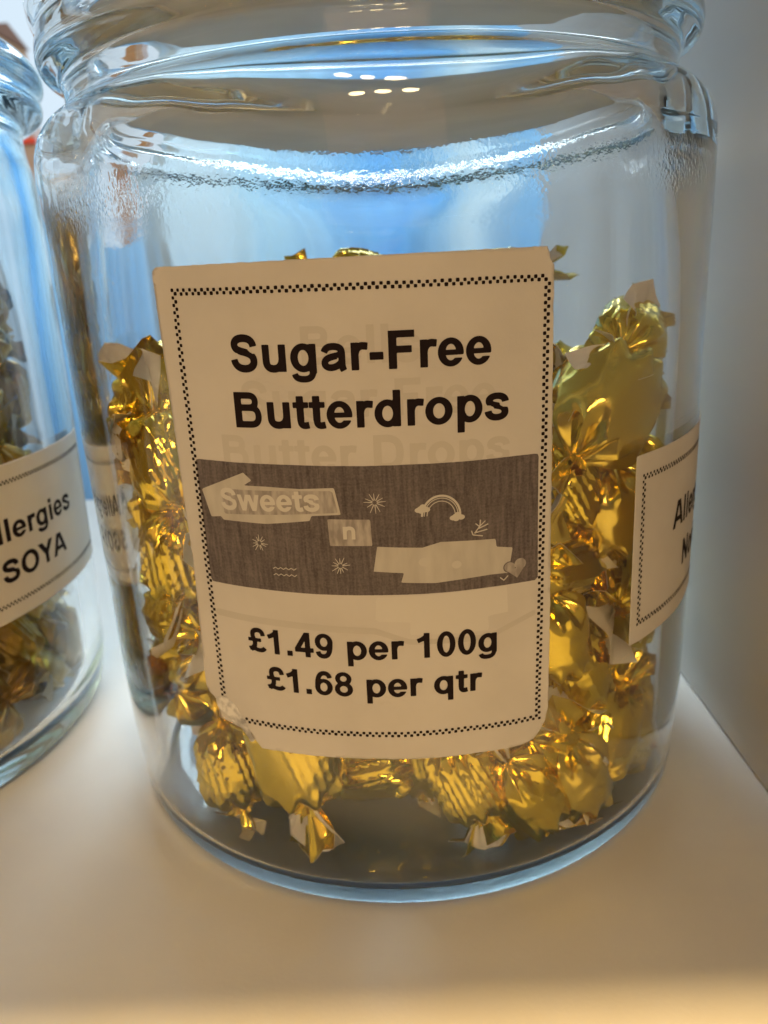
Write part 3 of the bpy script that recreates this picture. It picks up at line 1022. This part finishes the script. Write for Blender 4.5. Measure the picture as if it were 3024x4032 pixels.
# place, turn, mesh variant, kind, label of every sweet (millimetres)
SWEETS = [
    (-45.88, -48.82, 20.59, 0.3135, 0.6625, 0.2472, -0.6338, 0, 'g', 'ridged gold sweet standing upright below the torn lower left corner of the price label'),
    (-26.41, -63.74, 34.28, 0.3952, 0.6249, 0.3374, -0.5826, 3, 'g', 'gold sweet under the price label, its long creased tail spread on the jar floor'),
    (-9.32, -48.26, 16.45, 0.6431, 0.7576, -0.1107, -0.0159, 1, 'g', 'gold sweet lying flat in shade below the middle of the price label'),
    (3.31, -45.88, 18.4, 0.324, 0.635, 0.3195, -0.6243, 3, 'g', 'dark amber sweet standing in shade left of the ridged sweet at the jar floor'),
    (13.39, -65.57, 25.06, 0.6082, 0.5238, 0.4751, -0.3606, 5, 'g', 'ridged gold sweet with a pointed tail resting on the jar floor, below the label'),
    (27.78, -63.06, 17.55, 0.6182, 0.5685, 0.4645, -0.2808, 8, 'g', 'crumpled gold sweet leaning right at the bottom, tail touching the jar floor'),
    (40.48, -56.47, 18.18, 0.6626, 0.3946, 0.5868, -0.247, 2, 'g', 'gold sweet whose white paper backed tail faces out at the jar bottom'),
    (37.54, -53.85, 23.69, 0.5314, 0.7487, 0.3853, -0.0931, 3, 'g', 'crumpled gold sweet beside the lower right corner of the price label'),
    (42.71, -50.22, 44.2, -0.1972, 0.7545, -0.0413, -0.6246, 0, 'g', 'ridged gold sweet right of the prices, with a flared foil tail below it'),
    (49.94, -48.01, 23.4, -0.4858, -0.1517, -0.5266, 0.6809, 6, 'g', 'narrow gold sweet standing between two larger ones at the lower right'),
    (60.56, -29.17, 33.64, 0.6485, 0.359, 0.3851, -0.5497, 8, 'g', 'crumpled gold sweet just under the lower corner of the right allergy label'),
    (58.49, -33.89, 17.92, 0.5534, 0.1736, 0.7475, -0.324, 4, 'g', 'large smooth gold sweet against the glass at the lower right'),
    (55.55, -40.02, 14.7, 0.2887, 0.8353, 0.4352, -0.1715, 1, 'g', 'small looking gold sweet low at the right, half behind a white tail'),
    (37.58, -50.93, 73.43, 0.6356, 0.697, 0.3136, 0.1087, 3, 'g', 'gold sweet with its pointed tail aimed right, halfway up beside the price label'),
    (39.49, -50.27, 91.84, 0.1124, 0.7986, 0.2249, -0.5468, 1, 'g', 'creased gold sweet peeping out right of the printed picture band'),
    (51.7, -46.41, 85.08, -0.437, 0.6174, -0.2862, -0.5882, 7, 'g', 'smooth yellow gold sweet tucked behind the left edge of the right allergy label'),
    (47.1, -50.81, 110.89, -0.0188, -0.499, 0.4379, 0.7476, 4, 'g', 'large smooth gold sweet in the upper right of the pile, twist pointing down'),
    (57.88, -36.4, 124.38, -0.4906, 0.1868, -0.4611, 0.7154, 8, 'g', 'topmost gold sweet at the right, sticking up above the pile against the glass'),
    (45.46, -19.34, 111.51, -0.0668, 0.8148, 0.4563, -0.3514, 3, 'g', 'shadowed gold sweet by the upper right edge of the price label'),
    (55.35, -32.96, 54.48, 0.2255, 0.8427, 0.4474, -0.1971, 5, 'g', 'crumpled amber sweet left of the right allergy label, above the ridged one'),
    (35.28, -56.94, 57.05, 0.5092, -0.5687, 0.3786, 0.5234, 6, 'g', 'gold sweet with a white edged wrapper hugging the right edge of the price label'),
    (57.03, -35.99, 64.32, 0.5931, -0.122, 0.5348, -0.5894, 0, 'g', 'gold sweet hidden behind the right allergy label'),
    (61.57, -31.61, 87.15, 0.5361, 0.4585, 0.5691, -0.4225, 3, 'g', 'gold sweet behind the upper part of the right allergy label'),
    (-58.43, -26.26, 117.18, 0.8102, -0.0948, -0.2945, 0.4978, 2, 'g', 'olive gold sweet at the top left of the pile with a flat shiny side'),
    (-56.49, 26.28, 121.16, 0.8732, -0.4776, -0.0856, -0.0468, 1, 'g', 'dark sweet high up behind the left edge of the price label'),
    (-61.98, -30.92, 105.52, 0.2797, -0.6522, 0.2444, 0.6608, 6, 'g', 'dark amber sweet at the far left of the pile, below the topmost left one'),
    (-52.24, -44.99, 102.26, 0.3682, 0.6977, 0.1149, -0.6037, 3, 'g', 'bright creased gold sweet close to the left edge of the price label'),
    (-60.43, -28.99, 82.49, -0.2212, 0.711, 0.1257, -0.6556, 5, 'g', 'round brown crumpled sweet at the left edge, above a bright gap'),
    (-53.1, -44.05, 78.21, 0.1558, -0.6572, 0.093, 0.7316, 1, 'g', 'dim gold sweet left of the printed picture band'),
    (-58.3, -34.46, 57.57, 0.0428, 0.905, -0.4138, -0.089, 8, 'g', 'crumpled gold sweet left of the first price line, beneath the bright gap'),
    (-57.73, -34.86, 44.88, 0.6636, -0.6113, 0.0864, -0.4224, 7, 'g', 'smooth olive gold sweet left of the second price line'),
    (-58.51, -26.04, 28.4, -0.4021, 0.7306, 0.2485, -0.4927, 2, 'g', 'dark brown gold sweet lying level left of the torn label corner'),
    (-3.03, 0.0, 139.53, -0.2569, 0.9587, -0.0317, -0.1181, 0, 'g', 'gold sweet whose tip shows over the middle of the top edge of the price label'),
    (30.52, 10.0, 139.31, 0.9976, -0.0508, -0.0464, -0.0024, 6, 'g', 'gold sweet whose edge shows above the right half of the price label'),
    (-51.5, 7.6, 39.7, -0.183, 0.35, 0.918, -0.031, 4, 'g', 'F'),
    (-27.5, 14.6, 23.3, 0.457, -0.526, 0.07, 0.714, 6, 'g', 'F'),
    (47.1, 10.0, 89.2, 0.248, -0.573, -0.038, 0.78, 6, 'g', 'F'),
    (-61.4, 29.2, 30.1, 0.58, 0.227, -0.064, -0.779, 8, 'g', 'F'),
    (-43.3, 13.1, 28.0, 0.608, 0.659, -0.415, 0.156, 4, 'g', 'F'),
    (-32.5, 50.1, 54.9, -0.026, 0.138, -0.105, 0.985, 2, 'g', 'F'),
    (51.4, 25.2, 88.2, 0.186, -0.572, -0.315, 0.735, 1, 'g', 'F'),
    (-53.2, 34.9, 11.7, 0.014, 0.927, 0.346, 0.147, 3, 'g', 'F'),
    (35.2, -14.4, 36.5, 0.681, -0.019, -0.492, -0.542, 0, 'g', 'F'),
    (-10.5, 65.8, 69.7, 0.283, 0.835, 0.282, -0.379, 5, 'g', 'F'),
    (-21.5, 52.2, 36.5, -0.341, 0.887, 0.073, -0.302, 6, 'g', 'F'),
    (16.9, 48.6, 58.7, 0.555, 0.712, -0.371, 0.22, 8, 'g', 'F'),
    (-49.3, 6.8, 76.3, 0.776, 0.161, -0.464, 0.396, 8, 'g', 'F'),
    (-0.5, 6.2, 23.0, 0.556, 0.574, 0.531, 0.282, 6, 'g', 'F'),
    (-21.1, 60.9, 59.1, 0.625, -0.254, -0.71, -0.2, 4, 'g', 'F'),
    (-7.2, 26.5, 17.6, 0.774, 0.064, -0.477, -0.411, 5, 'g', 'F'),
    (-20.2, 42.4, 61.0, -0.019, 0.688, 0.005, 0.725, 6, 'g', 'F'),
    (37.9, 53.8, 58.2, -0.32, 0.115, 0.817, -0.467, 1, 'g', 'F'),
    (-6.4, -37.9, 78.1, -0.093, 0.383, 0.213, 0.894, 1, 'g', 'F'),
    (-68.3, 7.3, 67.3, -0.175, 0.609, 0.442, 0.635, 0, 'g', 'F'),
    (2.5, 41.6, 51.4, 0.324, 0.394, -0.538, 0.671, 7, 'g', 'F'),
    (-14.5, 12.7, 31.1, -0.483, 0.686, 0.402, -0.366, 8, 'g', 'F'),
    (5.7, 17.1, 32.6, -0.059, 0.938, 0.257, -0.225, 6, 'g', 'F'),
    (-3.8, 58.1, 15.3, 0.734, 0.622, 0.231, -0.146, 3, 'g', 'F'),
    (56.7, 39.9, 85.7, 0.271, 0.658, 0.264, -0.651, 8, 'g', 'F'),
    (16.2, 34.8, 32.7, 0.545, 0.553, 0.413, -0.476, 4, 'g', 'F'),
    (-58.2, 10.8, 11.5, -0.068, -0.672, 0.692, 0.256, 1, 'g', 'F'),
    (-35.5, -14.4, 35.9, 0.959, 0.173, 0.019, -0.225, 8, 'g', 'F'),
    (-44.9, 50.1, 25.1, 0.88, -0.019, 0.07, 0.469, 1, 'g', 'F'),
    (31.1, 29.3, 21.4, 0.064, 0.801, 0.058, -0.592, 7, 'g', 'F'),
    (11.8, -36.3, 52.6, -0.084, 0.008, 0.375, 0.923, 4, 'g', 'F'),
    (-31.4, -28.2, 43.0, 0.119, 0.919, -0.255, -0.278, 7, 'g', 'F'),
    (-46.9, 18.7, 56.8, -0.142, 0.479, -0.33, 0.801, 5, 'g', 'F'),
    (-14.4, 47.1, 12.0, 0.11, 0.924, -0.349, 0.112, 2, 'g', 'F'),
    (-33.1, 23.0, 64.9, 0.841, -0.441, 0.01, 0.311, 2, 'g', 'F'),
    (28.6, -29.4, 98.8, -0.192, 0.773, 0.55, 0.25, 0, 'g', 'F'),
    (53.0, 29.7, 27.3, 0.688, -0.122, 0.57, -0.431, 6, 'g', 'F'),
    (13.9, 12.1, 21.2, 0.806, 0.133, -0.573, 0.064, 0, 'g', 'F'),
    (-35.6, -11.9, 10.8, 0.631, 0.148, 0.199, 0.735, 8, 'g', 'F'),
    (54.9, 24.9, 72.6, 0.352, 0.282, 0.775, -0.443, 8, 'g', 'F'),
    (-65.0, 20.2, 54.2, 0.445, 0.436, 0.641, -0.448, 5, 'g', 'F'),
    (-52.7, -1.9, 52.8, 0.803, 0.297, 0.136, -0.499, 4, 'g', 'F'),
    (18.0, 65.2, 13.8, 0.256, 0.117, -0.407, 0.869, 7, 'g', 'F'),
    (-43.2, 46.5, 70.7, -0.061, -0.154, 0.026, 0.986, 2, 'g', 'F'),
    (25.9, -27.2, 17.5, 0.553, -0.394, -0.093, -0.729, 4, 'g', 'F'),
    (46.9, 49.0, 40.4, 0.846, -0.25, -0.261, -0.393, 5, 'g', 'F'),
    (-33.8, 59.0, 68.3, 0.58, 0.36, -0.718, 0.134, 2, 'g', 'F'),
    (-46.2, 48.4, 45.9, 0.46, 0.658, 0.139, 0.58, 8, 'g', 'F'),
    (-46.2, 32.4, 64.5, 0.476, 0.635, 0.585, -0.169, 0, 'g', 'F'),
    (52.8, 34.9, 12.1, 0.41, 0.776, -0.431, -0.207, 4, 'g', 'F'),
    (-19.9, 35.7, 21.0, -0.071, -0.195, -0.457, 0.865, 4, 'g', 'F'),
    (-52.6, -2.4, 28.3, 0.343, 0.034, -0.395, 0.852, 5, 'g', 'F'),
    (10.6, 26.6, 14.5, 0.004, -0.304, -0.555, 0.774, 5, 'g', 'F'),
    (16.0, 43.8, 76.6, 0.748, -0.611, 0.226, -0.125, 4, 'g', 'F'),
    (31.8, 48.0, 82.5, -0.384, 0.259, 0.815, 0.348, 3, 'g', 'F'),
    (68.9, -0.1, 28.0, 0.623, -0.429, -0.081, 0.649, 3, 'g', 'F'),
    (48.2, 41.9, 64.0, 0.63, -0.104, 0.763, -0.104, 2, 'g', 'F'),
    (-37.8, 25.5, 20.6, 0.445, 0.651, -0.511, 0.342, 1, 'g', 'F'),
    (58.6, 9.8, 21.8, 0.329, 0.682, -0.329, 0.564, 4, 'g', 'F'),
    (-9.3, 43.4, 41.0, 0.169, -0.156, 0.728, -0.646, 1, 'g', 'F'),
    (-12.2, 11.8, 15.3, 0.871, -0.255, 0.189, 0.375, 0, 'g', 'F'),
    (7.8, 59.3, 86.7, 0.607, -0.512, 0.563, 0.229, 8, 'g', 'F'),
    (-35.1, 13.4, 77.2, 0.448, 0.648, -0.164, 0.594, 6, 'g', 'F'),
    (37.1, 31.4, 68.2, 0.638, -0.147, 0.738, 0.162, 7, 'g', 'F'),
    (59.7, -1.6, 95.1, 0.112, 0.729, 0.505, 0.448, 6, 'g', 'F'),
    (-30.5, -21.5, 84.6, -0.11, 0.662, -0.12, 0.732, 4, 'g', 'F'),
    (-38.7, 8.1, 48.7, 0.519, 0.175, 0.049, -0.835, 5, 'g', 'F'),
    (-50.5, 25.0, 40.6, 0.712, -0.337, -0.617, -0.008, 5, 'g', 'F'),
    (41.1, -16.8, 63.5, 0.644, 0.138, 0.514, -0.549, 4, 'g', 'F'),
    (-26.7, -26.4, 20.4, -0.216, 0.611, -0.089, 0.756, 3, 'g', 'F'),
    (-2.1, -58.4, 86.9, 0.578, -0.576, -0.452, -0.36, 5, 'g', 'F'),
    (-13.7, -33.4, 16.0, 0.942, 0.059, -0.309, -0.114, 1, 'g', 'F'),
    (31.1, 20.1, 59.0, -0.077, 0.571, 0.806, -0.133, 4, 'g', 'F'),
    (19.0, 61.0, 48.7, 0.151, 0.889, -0.424, 0.082, 4, 'g', 'F'),
    (-11.7, 50.8, 74.2, -0.234, 0.939, 0.03, -0.252, 2, 'g', 'F'),
    (6.9, 49.2, 30.4, 0.174, -0.121, 0.461, 0.862, 4, 'g', 'F'),
    (-22.0, -50.1, 71.2, 0.183, 0.726, 0.181, 0.638, 4, 'g', 'F'),
    (-40.2, 36.3, 30.6, -0.324, -0.187, 0.062, 0.925, 5, 'g', 'F'),
    (-62.0, 30.6, 67.2, 0.753, -0.234, 0.214, 0.576, 8, 'g', 'F'),
    (36.9, 11.2, 46.6, 0.118, -0.379, -0.535, 0.745, 6, 'g', 'F'),
    (-40.0, -6.4, 62.7, -0.197, 0.79, -0.506, 0.284, 6, 'g', 'F'),
    (61.9, 12.9, 65.3, 0.742, 0.17, 0.213, 0.612, 6, 'g', 'F'),
    (7.3, 41.6, 17.1, 0.588, -0.73, 0.238, 0.253, 6, 'g', 'F'),
    (29.5, 13.0, 21.5, 0.14, 0.768, -0.017, 0.624, 2, 'g', 'F'),
    (49.2, 13.3, 36.5, 0.159, 0.583, 0.653, 0.457, 3, 'g', 'F'),
    (-37.8, 29.4, 78.5, 0.722, -0.538, -0.164, 0.402, 5, 'g', 'F'),
    (42.6, 6.0, 16.9, 0.304, -0.567, -0.278, 0.713, 6, 'g', 'F'),
    (68.6, 9.8, 88.9, -0.203, 0.685, -0.068, 0.696, 2, 'g', 'F'),
    (-4.2, -49.7, 67.8, 0.276, 0.776, -0.127, 0.553, 3, 'g', 'F'),
    (-31.7, 35.0, 48.1, 0.059, -0.099, 0.17, 0.979, 2, 'g', 'F'),
    (-0.5, 63.5, 29.3, -0.219, 0.973, -0.066, 0.033, 4, 'g', 'F'),
    (11.6, -55.3, 71.1, 0.014, -0.651, 0.073, 0.756, 7, 'g', 'F'),
    (-196.7, -55.1, 14.0, 0.859, 0.454, -0.237, 0.027, 4, 'o', 'L'),
    (-171.1, -51.2, 10.8, 0.187, -0.214, 0.79, -0.543, 7, 'o', 'L'),
    (-149.1, -43.1, 21.7, 0.591, 0.245, 0.67, -0.378, 1, 'o', 'L'),
    (-133.4, -22.2, 15.5, -0.353, 0.819, 0.429, 0.143, 4, 'o', 'L'),
    (-142.5, -1.2, 21.5, -0.455, 0.56, 0.563, 0.404, 2, 'o', 'L'),
    (-126.9, 26.1, 21.9, 0.597, 0.408, 0.533, -0.44, 4, 'o', 'L'),
    (-147.4, 49.7, 19.2, 0.619, 0.548, 0.169, -0.538, 5, 'o', 'L'),
    (-162.0, 55.2, 19.8, 0.744, -0.185, -0.455, -0.452, 7, 'o', 'L'),
    (-179.6, -46.6, 22.9, 0.87, 0.301, -0.382, 0.087, 6, 'o', 'L'),
    (-157.8, -51.2, 31.4, 0.404, -0.493, 0.586, 0.5, 8, 'o', 'L'),
    (-138.7, -34.0, 28.4, -0.159, 0.741, 0.19, 0.624, 8, 'o', 'L'),
    (-136.4, -15.8, 28.3, -0.42, 0.402, 0.069, 0.811, 2, 'o', 'L'),
    (-129.0, 6.3, 20.0, 0.768, -0.134, 0.253, 0.573, 4, 'o', 'L'),
    (-140.9, 29.5, 28.4, -0.316, 0.724, -0.147, -0.596, 0, 'o', 'L'),
    (-148.5, 43.4, 32.2, -0.368, 0.282, 0.845, 0.266, 7, 'o', 'L'),
    (-169.6, 66.5, 27.1, 0.809, 0.585, -0.044, -0.036, 8, 'o', 'L'),
    (-194.9, -60.4, 38.7, 0.875, -0.284, 0.364, 0.148, 5, 'o', 'L'),
    (-173.5, -58.3, 39.8, -0.359, -0.514, 0.574, -0.526, 7, 'o', 'L'),
    (-154.5, -31.8, 36.4, -0.386, 0.31, -0.329, 0.804, 0, 'o', 'L'),
    (-146.4, -12.0, 42.0, 0.693, -0.188, -0.622, -0.311, 6, 'o', 'L'),
    (-129.4, -1.8, 38.8, 0.327, 0.799, 0.177, -0.472, 1, 'o', 'L'),
    (-136.2, 17.8, 37.3, 0.519, 0.418, 0.592, -0.454, 5, 'o', 'L'),
    (-135.7, 45.8, 42.2, 0.451, 0.25, 0.199, 0.834, 0, 'o', 'L'),
    (-151.1, 62.5, 39.2, -0.393, 0.79, -0.319, -0.346, 6, 'o', 'L'),
    (-185.1, -52.2, 51.6, 0.705, 0.686, -0.151, 0.1, 3, 'o', 'L'),
    (-166.4, -42.7, 53.3, 0.44, 0.644, -0.183, 0.598, 2, 'o', 'L'),
    (-144.2, -26.8, 56.0, -0.372, 0.287, 0.604, 0.643, 8, 'o', 'L'),
    (-127.5, -12.2, 55.0, -0.087, 0.827, 0.554, 0.046, 3, 'o', 'L'),
    (-126.2, 8.6, 49.9, 0.553, 0.472, 0.618, -0.299, 3, 'o', 'L'),
    (-137.1, 32.1, 50.8, 0.45, 0.753, -0.392, 0.277, 4, 'o', 'L'),
    (-153.6, 48.3, 55.2, -0.469, -0.196, 0.827, -0.239, 0, 'o', 'L'),
    (-169.9, 63.0, 52.8, 0.636, 0.748, -0.187, 0.028, 1, 'o', 'L'),
    (-191.3, -50.8, 66.0, 0.512, -0.854, -0.023, 0.092, 7, 'o', 'L'),
    (-168.7, -55.7, 68.1, 0.147, -0.171, 0.869, 0.441, 6, 'o', 'L'),
    (-148.8, -40.7, 65.8, 0.918, -0.297, 0.034, 0.26, 5, 'o', 'L'),
    (-136.2, -24.1, 69.5, 0.742, 0.16, -0.596, -0.262, 3, 'o', 'L'),
    (-137.3, -6.8, 68.8, -0.253, -0.491, 0.699, -0.455, 6, 'o', 'L'),
    (-125.1, 17.1, 63.1, 0.52, -0.409, 0.217, 0.718, 4, 'o', 'L'),
    (-143.1, 45.3, 66.5, 0.142, -0.59, 0.667, 0.432, 6, 'o', 'L'),
    (-148.7, 60.1, 67.1, -0.297, 0.824, -0.365, -0.316, 2, 'o', 'L'),
    (-186.2, -51.9, 80.9, 0.683, 0.666, -0.013, 0.299, 4, 'o', 'L'),
    (-164.5, -47.0, 80.7, -0.488, 0.067, 0.358, 0.793, 7, 'o', 'L'),
    (-146.3, -30.2, 82.4, -0.406, 0.812, 0.351, -0.231, 5, 'o', 'L'),
    (-125.7, -4.6, 79.2, -0.146, 0.738, 0.634, 0.18, 8, 'o', 'L'),
    (-130.3, 17.6, 84.2, 0.075, -0.614, -0.06, 0.784, 2, 'o', 'L'),
    (-131.3, 32.6, 78.8, -0.379, 0.672, 0.254, 0.583, 5, 'o', 'L'),
    (-151.3, 49.6, 81.6, 0.66, 0.707, -0.079, -0.24, 1, 'o', 'L'),
    (-166.4, 71.7, 76.0, 0.502, -0.759, -0.125, -0.396, 1, 'o', 'L'),
    (-197.0, -56.7, 91.2, -0.017, -0.049, -0.292, 0.955, 7, 'o', 'L'),
    (-171.7, -57.7, 99.8, -0.321, 0.263, 0.481, 0.772, 7, 'o', 'L'),
    (-150.9, -43.0, 95.0, 0.96, 0.185, 0.109, 0.178, 8, 'o', 'L'),
    (-140.4, -19.4, 93.8, -0.212, 0.407, -0.179, 0.87, 5, 'o', 'L'),
    (-134.8, -1.2, 91.5, 0.211, 0.657, -0.522, 0.501, 5, 'o', 'L'),
    (-140.5, 19.7, 95.9, -0.442, 0.619, 0.619, 0.194, 3, 'o', 'L'),
    (-144.4, 37.3, 91.8, 0.701, 0.396, 0.011, -0.593, 6, 'o', 'L'),
    (-161.3, 61.1, 95.5, 0.207, -0.462, -0.388, 0.77, 1, 'o', 'L'),
    (-185.2, -49.4, 111.7, -0.436, 0.663, 0.474, 0.381, 2, 'o', 'L'),
    (-163.5, -47.3, 109.3, 0.216, 0.921, 0.324, -0.029, 5, 'o', 'L'),
    (-138.1, -31.1, 112.2, -0.324, -0.447, -0.24, 0.799, 6, 'o', 'L'),
    (-130.1, -19.3, 105.7, 0.401, -0.346, 0.804, -0.271, 8, 'o', 'L'),
    (-133.1, 14.6, 108.7, 0.072, 0.727, 0.588, 0.348, 3, 'o', 'L'),
    (-131.0, 37.4, 108.7, -0.219, -0.624, -0.304, 0.686, 1, 'o', 'L'),
    (-143.2, 55.3, 106.8, -0.445, -0.54, -0.464, 0.543, 4, 'o', 'L'),
    (-169.9, 65.0, 114.1, 0.511, -0.768, 0.381, 0.068, 7, 'o', 'L'),
    (-190.1, -58.7, 126.7, 0.906, -0.269, 0.325, 0.031, 8, 'o', 'L'),
    (-169.4, -45.1, 123.6, 0.603, -0.705, -0.041, 0.372, 4, 'o', 'L'),
    (-148.2, -44.0, 125.5, -0.325, -0.119, -0.315, 0.884, 3, 'o', 'L'),
    (-147.9, -23.9, 122.3, -0.478, 0.681, 0.541, 0.125, 3, 'o', 'L'),
    (-129.5, -4.2, 121.8, 0.038, 0.682, -0.181, 0.708, 7, 'o', 'L'),
    (-131.0, 20.7, 125.2, 0.25, 0.336, 0.907, 0.039, 2, 'o', 'L'),
    (-139.8, 43.2, 122.0, -0.234, -0.419, -0.484, 0.732, 8, 'o', 'L'),
    (-157.5, 51.9, 124.3, -0.432, -0.442, 0.602, -0.506, 6, 'o', 'L'),
    (-186.5, -47.3, 138.5, 0.693, 0.706, 0.137, -0.046, 7, 'o', 'L'),
    (-161.8, -47.0, 137.2, -0.043, -0.322, 0.944, 0.055, 8, 'o', 'L'),
    (-139.6, -30.7, 141.4, 0.585, -0.153, 0.46, -0.651, 7, 'o', 'L'),
    (-140.9, -8.5, 141.1, 0.604, -0.593, -0.223, 0.483, 1, 'o', 'L'),
    (-124.5, 7.1, 142.7, 0.602, 0.204, 0.667, -0.388, 2, 'o', 'L'),
    (-132.6, 33.5, 141.7, 0.527, 0.221, -0.714, 0.405, 6, 'o', 'L'),
    (-145.2, 55.4, 137.3, 0.279, 0.906, -0.31, 0.068, 3, 'o', 'L'),
    (-169.0, 61.5, 136.7, 0.625, 0.649, -0.429, 0.062, 2, 'o', 'L'),
    (-192.2, -54.3, 152.4, 0.972, 0.074, -0.22, 0.046, 1, 'o', 'L'),
    (-166.6, -54.8, 150.1, -0.037, -0.244, 0.937, -0.247, 3, 'o', 'L'),
    (-154.8, -40.6, 157.9, 0.057, 0.76, 0.211, -0.613, 6, 'o', 'T'),
    (-135.5, -26.1, 156.1, 0.077, 0.887, 0.445, -0.097, 8, 'o', 'L'),
    (-127.7, -3.6, 153.8, 0.667, -0.439, 0.573, 0.187, 7, 'o', 'L'),
    (-127.6, 20.3, 152.3, 0.719, 0.096, -0.688, 0.0, 3, 'o', 'L'),
    (-146.6, 42.4, 150.3, 0.565, -0.488, 0.4, -0.532, 2, 'o', 'L'),
    (-157.6, 60.8, 155.4, 0.938, 0.072, -0.285, -0.186, 8, 'o', 'L'),
]
LBLS = {'F': 'gold foil sweet packed inside the pile, mostly hidden by the label or other sweets',
        'L': 'blurred olive brown wrapped sweet in the jar at the left edge',
        'T': 'topmost olive brown sweet in the jar at the left edge, under its shoulder'}
GRP = {'g': 'gold sweets piled in the big jar', 'o': 'olive brown sweets in the left edge jar'}


def press(root, cx, cy_, rin, zin):
    """foil that would poke into the glass is pressed flat against it"""
    bpy.context.view_layer.update()
    for ch in root.children:
        M = root.matrix_world
        me = ch.data
        n = len(me.vertices)
        a = np.empty(n * 3)
        me.vertices.foreach_get('co', a)
        a = a.reshape(-1, 3)
        Mn = np.array(M)
        wv = a @ Mn[:3, :3].T + Mn[:3, 3]
        r = np.hypot(wv[:, 0] - cx, wv[:, 1] - cy_)
        zmin = zin + np.clip((r - 0.066) / 0.012, 0, 1) ** 2 * 0.005
        if r.max() < rin and (wv[:, 2] - zmin).min() > 0:
            continue
        over = np.clip(r - rin, 0, None)
        k = np.where(over > 0, (rin + 0.06 * np.minimum(over, 0.004) - 0.0003) / np.maximum(r, 1e-6), 1.0)
        wv[:, 0] = cx + (wv[:, 0] - cx) * k
        wv[:, 1] = cy_ + (wv[:, 1] - cy_) * k
        und = np.clip(zmin - wv[:, 2], 0, None)
        wv[:, 2] = np.where(und > 0, zmin + 0.05 * und, wv[:, 2])
        Mi = np.linalg.inv(Mn)
        b = wv @ Mi[:3, :3].T + Mi[:3, 3]
        m2 = me.copy()
        m2.vertices.foreach_set('co', b.reshape(-1))
        m2.update()
        ch.data = m2


for row in SWEETS:
    lab = LBLS.get(row[9], row[9])
    rt = sweet(*row[:8], row[8], lab, GRP[row[8]], 1.15 if row[9].startswith('large smooth') else 1.2 if 'long creased tail' in row[9] else 0.97)
    if row[8] == 'g':
        press(rt, 0, 0, 0.0786, 0.0034)
    else:
        press(rt, LJX, LJY, 0.0785, 0.0068)
